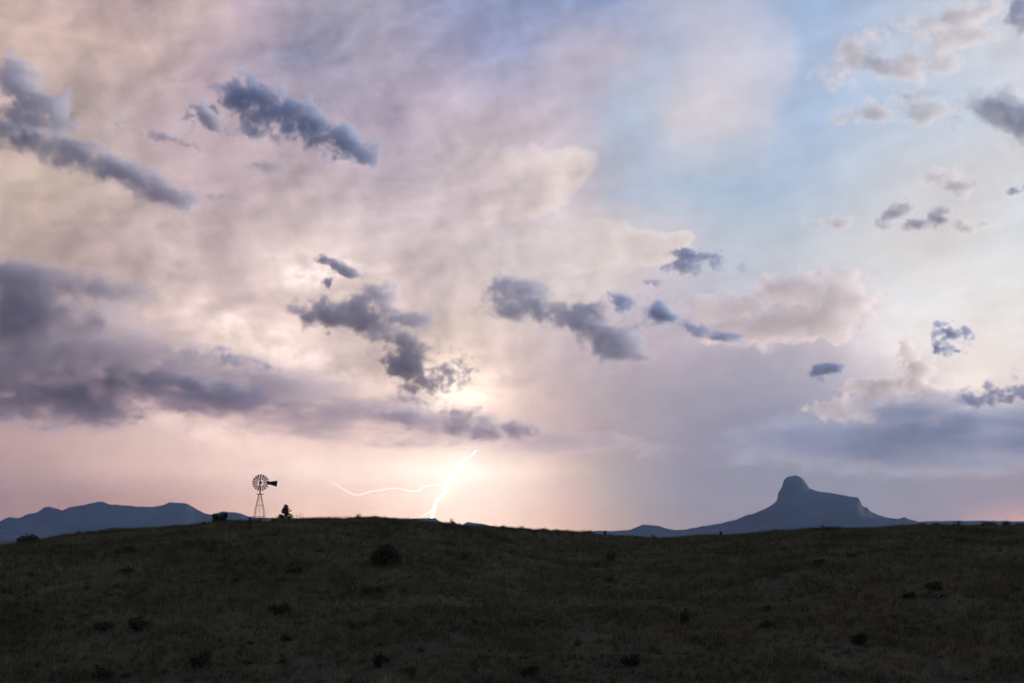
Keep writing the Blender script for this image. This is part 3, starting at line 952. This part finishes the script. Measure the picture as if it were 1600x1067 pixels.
rs_ = random.Random(99)
SKY = 'scrub bushes along the crest'
for (px, sc, wd, back, txt) in [
    (123, .62, 1.0, 0, 'small scrub bush on the crest below the highest peak of the left range'),
    (137, .50, .8, 0, 'small upright scrub bush beside another on the left crest'),
    (180, .7, 1.3, -1, 'wide low scrub bush on the left crest below the long mountain saddle'),
    (318, .6, 1.2, -1, 'low scrub bush touching the boxy bush on its left'),
    (375, .6, 1.3, -2, 'low scrub bush between the boxy bush and the thin yucca'),
    (418, .6, 1.2, -1, 'low scrub bush at the foot of the windmill tower'),
    (457, .7, .9, 0, 'low scrub bush at the right foot of the conifer'),
    (560, .75, .9, 0, 'spiky scrub bush on the crest halfway between conifer and lightning'),
    (585, .7, 1.2, 0, 'low scrub bush on the crest just left of the mesa'),
    (706, .85, .8, 0, 'scrub bush on the crest between the mesa and the small pointed hill'),
    (786, .6, 1.2, 0, 'low scrub bush on the crest right of the small pointed hill'),
    (815, .6, 1.3, 0, 'low scrub bush starting the dark row on the middle crest'),
    (850, .75, .8, 0, 'scrub bush in the middle of the dark row on the middle crest'),
    (870, .7, .8, 0, 'scrub bush ending the dark row on the middle crest'),
    (918, .8, 1.3, -1, 'wide scrub bush left of the little yucca by the butte foot'),
    (1020, .65, 1.0, 0, 'scrub bush on the crest under the small knoll left of the butte'),
    (1106, .5, 1.0, 0, 'tiny scrub bush on the crest left of the second yucca'),
    (1212, .75, 1.2, -1, 'scrub bush on the crest straight below the domed rock knob'),
    (1262, 1.0, 1.2, -1, 'first of three dark scrub bushes on the crest under the butte shoulder'),
    (1284, 1.1, 1.1, -1, 'tallest of three dark scrub bushes on the crest under the butte shoulder'),
    (1311, .95, 1.2, -1, 'last of three dark scrub bushes on the crest under the butte shoulder'),
    (1334, .6, 1.2, 0, 'low scrub bush on the crest below the end of the butte shoulder'),
    (1440, .8, .8, 0, 'upright scrub bush on the crest where the plateau begins'),
    (1462, .9, 1.1, 0, 'dark scrub bush on the crest before the plateau'),
    (1497, .8, 1.3, 0, 'wide scrub bush on the crest before the middle of the plateau'),
    (1545, 1.0, 1.2, 0, 'big scrub bush on the crest before the plateau near the right edge'),
    (1572, 1.0, .9, 0, 'tall scrub bush on the crest close to the right edge'),
    (1594, .8, 1.2, 0, 'scrub bush cut by the right edge on the crest'),
]:
    small_shrub(crest_at(px, back), rs_.randrange(3), sc * 1.7, rs_.uniform(0, 6.28), txt, SKY, wd)
def hill_bush(px, py, w, h, label, seed):
    p = on_hill(px, py)
    m_ = math.hypot(p.x, p.y) / F
    a_, b_ = w * m_ / 2, h * m_ / 2
    shrub('hillside_bush', p, [((-.45 * a_, 0, .8 * b_), (.55 * a_, .6 * a_, .8 * b_)), ((.4 * a_, .1, b_), (.6 * a_, .6 * a_, b_)), ((0, 0, .5 * b_), (a_, .8 * a_, .55 * b_))], 520, .13, SCRUB, seed, label, 'bush', 'larger dark bushes on the hillside')


for k_, (px, py, w, h, txt) in enumerate([
    (1070, 978, 16, 30, 'tall dark bush on the hillside straight below the middle of the crest dip'),
    (985, 1040, 34, 22, 'wide dark bush near the bottom of the hillside below the butte foot'),
    (829, 1058, 30, 20, 'dark bush at the bottom edge in the middle of the hillside'),
    (955, 880, 14, 22, 'small upright bush high on the slope below the little yucca'),
    (591, 1042, 14, 26, 'narrow dark bush low on the hillside below the round black bush'),
    (584, 930, 34, 14, 'low spreading bush just below the round black bush'),
    (437, 960, 40, 20, 'spreading dark bush halfway down the slope below the windmill'),
    (460, 898, 26, 14, 'low bush on the upper slope below the conifer'),
    (311, 1044, 34, 26, 'broad dark bush low on the slope beside the gully'),
    (213, 986, 26, 26, 'upright dark bush in the lower left gully'),
    (161, 984, 30, 14, 'low flat bush left of the gully bush'),
    (196, 898, 22, 12, 'low bush on the upper left slope below the long mountain saddle'),
    (1281, 884, 18, 12, 'low bush on the slope below the tallest crest bush'),
    (1332, 876, 18, 12, 'low bush on the slope below the end of the butte shoulder'),
    (1343, 1006, 24, 18, 'dark bush low on the right slope'),
    (1460, 922, 30, 14, 'wide low bush halfway down the right slope below the plateau'),
    (1421, 938, 24, 14, 'low bush just left of the wide one on the right slope'),
]):
    hill_bush(px, py, w, h, txt, 200 + k_)
HILL = 'small dark scrub bushes scattered over the hillside'
n_ = 0
while n_ < 56:
    px, py = rs_.uniform(-60, 1660), rs_.uniform(840, 1075)
    d = ray(px, py)
    p = on_hill(px, py)
    if d.z / math.hypot(d.x, d.y) > p.z / math.hypot(p.x, p.y) + .002:
        continue
    if math.hypot(px - 602, py - 870) < 40:
        continue
    small_shrub(p, rs_.randrange(3), rs_.uniform(.5, 1.25) * (1.15 if rs_.random() < .2 else .8), rs_.uniform(0, 6.28), 'small low dark scrub bush in the dry grass of the hillside', HILL, rs_.uniform(.9, 1.5))
    n_ += 1

# dry grass: tufts of blades over the whole visible hillside
NT, NB = 88000, 12
ta = rng.uniform(-R(23.5), R(23.5), NT * 2)
tr_ = np.sqrt(rng.uniform(66.0 ** 2, 236.0 ** 2, NT * 2))
tx, ty = tr_ * np.sin(ta), tr_ * np.cos(ta)
dn = 0.55 + 0.35 * lattice_noise(tx / 6, ty / 9, 81) + 0.3 * lattice_noise(tx / 2.1, ty / 2.6, 82)
keep = rng.random(NT * 2) < np.clip(dn, .08, 1)
tx, ty = tx[keep][:NT], ty[keep][:NT]
n_t = len(tx)
tz = ground_z(tx, ty)
hgt = 1.6 * (0.24 + 0.12 * lattice_noise(tx / 5, ty / 5, 83) + 0.10 * rng.random(n_t)) * (0.75 + 0.6 * rng.random(n_t))
sprd = rng.uniform(.14, .42, n_t)
ba = rng.uniform(0, 2 * math.pi, (n_t, NB))
lean = rng.uniform(.15, 1.0, (n_t, NB)) * (hgt[:, None] * .75)
br = rng.uniform(0, 1, (n_t, NB)) * sprd[:, None]
bh = hgt[:, None] * rng.uniform(.55, 1.15, (n_t, NB))
bw = rng.uniform(.016, .032, (n_t, NB))
bx_ = tx[:, None] + np.cos(ba) * br
by_ = ty[:, None] + np.sin(ba) * br
sa = ba + rng.normal(0, .8, ba.shape)
base_l = np.stack([bx_ - np.sin(sa) * bw, by_ + np.cos(sa) * bw, np.broadcast_to(tz[:, None] - .04, bx_.shape)], -1)
base_r = np.stack([bx_ + np.sin(sa) * bw, by_ - np.cos(sa) * bw, np.broadcast_to(tz[:, None] - .04, bx_.shape)], -1)
tip = np.stack([bx_ + np.cos(ba) * lean + .06, by_ + np.sin(ba) * lean, tz[:, None] + bh], -1)
gco = np.stack([base_l, base_r, tip], 2).reshape(-1, 3)
gtr = np.arange(len(gco)).reshape(-1, 3)
gme = np_mesh('grass', gco, tris=gtr)
hue = np.clip(.5 + .35 * lattice_noise(tx / 9, ty / 12, 84) + .22 * lattice_noise(tx / 3, ty / 3, 85) + rng.normal(0, .16, n_t), 0, 1)
dry = np.clip(.5 + .4 * lattice_noise(tx / 15 + 9, ty / 10, 86) + rng.normal(0, .15, n_t), 0, 1)
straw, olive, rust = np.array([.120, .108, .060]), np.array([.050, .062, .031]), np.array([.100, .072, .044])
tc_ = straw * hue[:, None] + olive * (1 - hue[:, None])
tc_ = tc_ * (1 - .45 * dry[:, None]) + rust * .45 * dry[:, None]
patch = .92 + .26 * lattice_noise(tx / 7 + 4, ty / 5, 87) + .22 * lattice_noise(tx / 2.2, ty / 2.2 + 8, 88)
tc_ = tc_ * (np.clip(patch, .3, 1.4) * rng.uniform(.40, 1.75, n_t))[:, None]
vc = np.ones((n_t, NB * 3, 4), np.float32)
vc[:, :, :3] = tc_[:, None, :]
at_ = gme.color_attributes.new('tuft', 'FLOAT_COLOR', 'POINT')
at_.data.foreach_set('color', vc.ravel())


def m_grass(gg, m):
    a = gg.n('ShaderNodeAttribute', attribute_name='tuft')
    surface(gg, X(gg, a.outputs['Color']), 0.85, spec=0.1)


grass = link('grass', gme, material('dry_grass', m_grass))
tag(grass, 'dry olive and straw grass covering the dark hillside', 'grass', kind='stuff')


# ------------------------------------------------------------------ windmill
def m_metal(c0, c1, rough=.6, metal=.6):
    def b(gg, m):
        n1 = gg.noise(objc(gg), 3.0, 4, .6)
        surface(gg, gg.mix(gg.step(n1, .4, .65), c0, c1), rough, metal)
    return b


STEEL = material('weathered_steel', m_metal((.04, .036, .032), (.07, .055, .042), .8, .1))
BLADE = material('galvanised_blade', m_metal((.035, .032, .028), (.06, .05, .04), .8, 0.0))
RUST = material('rusty_angle_iron', m_metal((.16, .09, .06), (.22, .13, .09), .8, .2))
VANE = material('painted_vane', m_metal((.035, .045, .04), (.06, .05, .045), .7, .1))
TANK = material('stock_tank_steel', m_metal((.22, .25, .30), (.30, .32, .36), .6, .4))

wp = crest_at(405, 1.5)
WD = math.hypot(wp.x, wp.y)
m_px = WD / F
eye = azel(405, 754)[1]
hub_z = WD * math.tan(eye) - wp.z
mill = empty('windmill', wp, -math.atan2(wp.x, wp.y) + R(9))
tag(mill, 'tall steel farm windmill with bladed wheel and tail on lattice tower', 'windmill')
# tower: four splayed legs, girts, platform
top_z = hub_z - 1.62
HB, HT = 0.98, 0.16
for sx in (-1, 1):
    for sy in (-1, 1):
        bm = bmesh.new()
        bar(bm, (sx * HB, sy * HB, -.5), (sx * HT, sy * HT, top_z), .032, 4)
        bm_obj('leg', bm, RUST, mill)


def half(z):
    return HB + (HT - HB) * (z + .5) / (top_z + .5)


girts = [top_z * .215, top_z * .60]
for z in girts:
    h_ = half(z)
    for (a_, b_) in (((-h_, -h_), (h_, -h_)), ((h_, -h_), (h_, h_)), ((h_, h_), (-h_, h_)), ((-h_, h_), (-h_, -h_))):
        bm = bmesh.new()
        bar(bm, (*a_, z), (*b_, z), .028, 4)
        bm_obj('girt', bm, RUST, mill)
lev = [0.0] + girts + [top_z - .1]
for z0, z1 in zip(lev[:-1], lev[1:]):
    h0, h1 = half(z0), half(z1)
    for s_ in (-1, 1):
        for (p0, p1) in (((-h0, s_ * h0), (h1, s_ * h1)), ((h0, s_ * h0), (-h1, s_ * h1)), ((s_ * h0, -h0), (s_ * h1, h1)), ((s_ * h0, h0), (s_ * h1, -h1))):
            bm = bmesh.new()
            bar(bm, (*p0, z0), (*p1, z1), .006, 4)
            bm_obj('brace_rod', bm, RUST, mill)
bm = bmesh.new()
for i in range(5):
    box(bm, (0, -.36 + i * .18, top_z), (.92, .17, .09))
bm_obj('platform', bm, STEEL, mill)
bm = bmesh.new()
bar(bm, (0, 0, -.3), (0, 0, top_z + .9), .022, 6)
bm_obj('pump_rod', bm, RUST, mill)
bm = bmesh.new()
bar(bm, (0, 0, top_z), (0, 0, hub_z + .02), .10, 8, .08)
bm_obj('mast_pipe', bm, STEEL, mill)
bm = bmesh.new()
box(bm, (0, .02, hub_z + .04), (.30, .5, .40))
bar(bm, (0, .05, hub_z + .15), (0, .05, hub_z + .50), .11, 8, .04)
bmesh.ops.bevel(bm, geom=bm.edges[:], offset=.012, segments=1, affect='EDGES')
bm_obj('gear_head', bm, STEEL, mill)
# wheel with eighteen curved blades
WR = 1.20
wheel_hub = Vector((0, -.36, hub_z))
bm = bmesh.new()
bar(bm, wheel_hub + Vector((0, -.10, 0)), wheel_hub + Vector((0, .22, 0)), .11, 12)
wheel = bm_obj('wheel', bm, STEEL, mill)
for rad in (.50, .98):
    bm = bmesh.new()
    n = 54
    for k in range(n):
        a0, a1 = 2 * math.pi * k / n, 2 * math.pi * (k + 1) / n
        bar(bm, wheel_hub + Vector((math.cos(a0) * rad, 0.02, math.sin(a0) * rad)), wheel_hub + Vector((math.cos(a1) * rad, 0.02, math.sin(a1) * rad)), .012, 4)
    bm_obj('rim', bm, STEEL, wheel)
bm = bmesh.new()
NBL = 18
for k in range(6):
    a0 = 2 * math.pi * k / 6 + .1
    for sgn in (-1, 1):
        bar(bm, wheel_hub + Vector((math.cos(a0) * .08, sgn * .08, math.sin(a0) * .08)), wheel_hub + Vector((math.cos(a0 + sgn * .05), .02, math.sin(a0 + sgn * .05))) - Vector((math.cos(a0), 0, math.sin(a0))) * .02, .008, 4)
bm_obj('spokes', bm, STEEL, wheel)
bmb = bmesh.new()
rows_, cols_ = 5, 4
grid = []
for i in range(rows_):
    t = i / (rows_ - 1)
    rad = .44 + t * (WR - .44)
    wid = .10 + t * .19
    row = []
    for j in range(cols_):
        s_ = j / (cols_ - 1) - .5
        row.append(bmb.verts.new((rad, s_ * wid * .55 - .05 * (.25 - s_ * s_), s_ * wid * .92)))
    grid.append(row)
for i in range(rows_ - 1):
    for j in range(cols_ - 1):
        bmb.faces.new((grid[i][j], grid[i][j + 1], grid[i + 1][j + 1], grid[i + 1][j]))
bmesh.ops.solidify(bmb, geom=bmb.faces[:], thickness=.006)
blade_me = bpy.data.meshes.new('blade')
bmb.to_mesh(blade_me)
bmb.free()
blade_me.materials.append(BLADE)
for k in range(NBL):
    o = link('blade', blade_me, None, wheel)
    o.location = wheel_hub
    o.rotation_euler = (0, -2 * math.pi * (k + .5) / NBL, 0)
# tail folded round beside the wheel
bm = bmesh.new()
bar(bm, (.08, .12, hub_z + .10), (1.65, .02, hub_z + .06), .026, 5)
bar(bm, (.08, .12, hub_z - .08), (1.65, .02, hub_z - .04), .026, 5)
tail = bm_obj('tail', bm, STEEL, mill)
bm = bmesh.new()
f = [bm.verts.new(v) for v in ((.98, .05, hub_z - .13), (2.40, 0, hub_z - .54), (2.50, 0, hub_z + .34), (.98, .05, hub_z + .16))]
bm.faces.new(f)
bmesh.ops.solidify(bm, geom=bm.faces[:], thickness=.02)
bm_obj('vane', bm, VANE, tail)

# stock tank at the foot of the tower
tp = crest_at(416, -1.2)
bm = bmesh.new()
bmesh.ops.create_cone(bm, cap_ends=True, segments=28, radius1=.62, radius2=.62, depth=.75, matrix=Matrix.Translation((0, 0, .3)))
top = [f_ for f_ in bm.faces if f_.normal.z > .9]
r_ = bmesh.ops.inset_region(bm, faces=top, thickness=.03)
bmesh.ops.translate(bm, verts=list({v for f_ in top for v in f_.verts}), vec=(0, 0, -.3))
tank = bm_obj('stock_tank', bm, TANK)
tank.location = tp
tag(tank, 'pale round steel stock tank at the foot of the windmill', 'water tank')
for z in (.12, .4, .66):
    bm = bmesh.new()
    for k in range(28):
        a0, a1 = 2 * math.pi * k / 28, 2 * math.pi * (k + 1) / 28
        bar(bm, (math.cos(a0) * .63, math.sin(a0) * .63, z), (math.cos(a1) * .63, math.sin(a1) * .63, z), .014, 4)
    bm_obj('hoop', bm, TANK, tank)
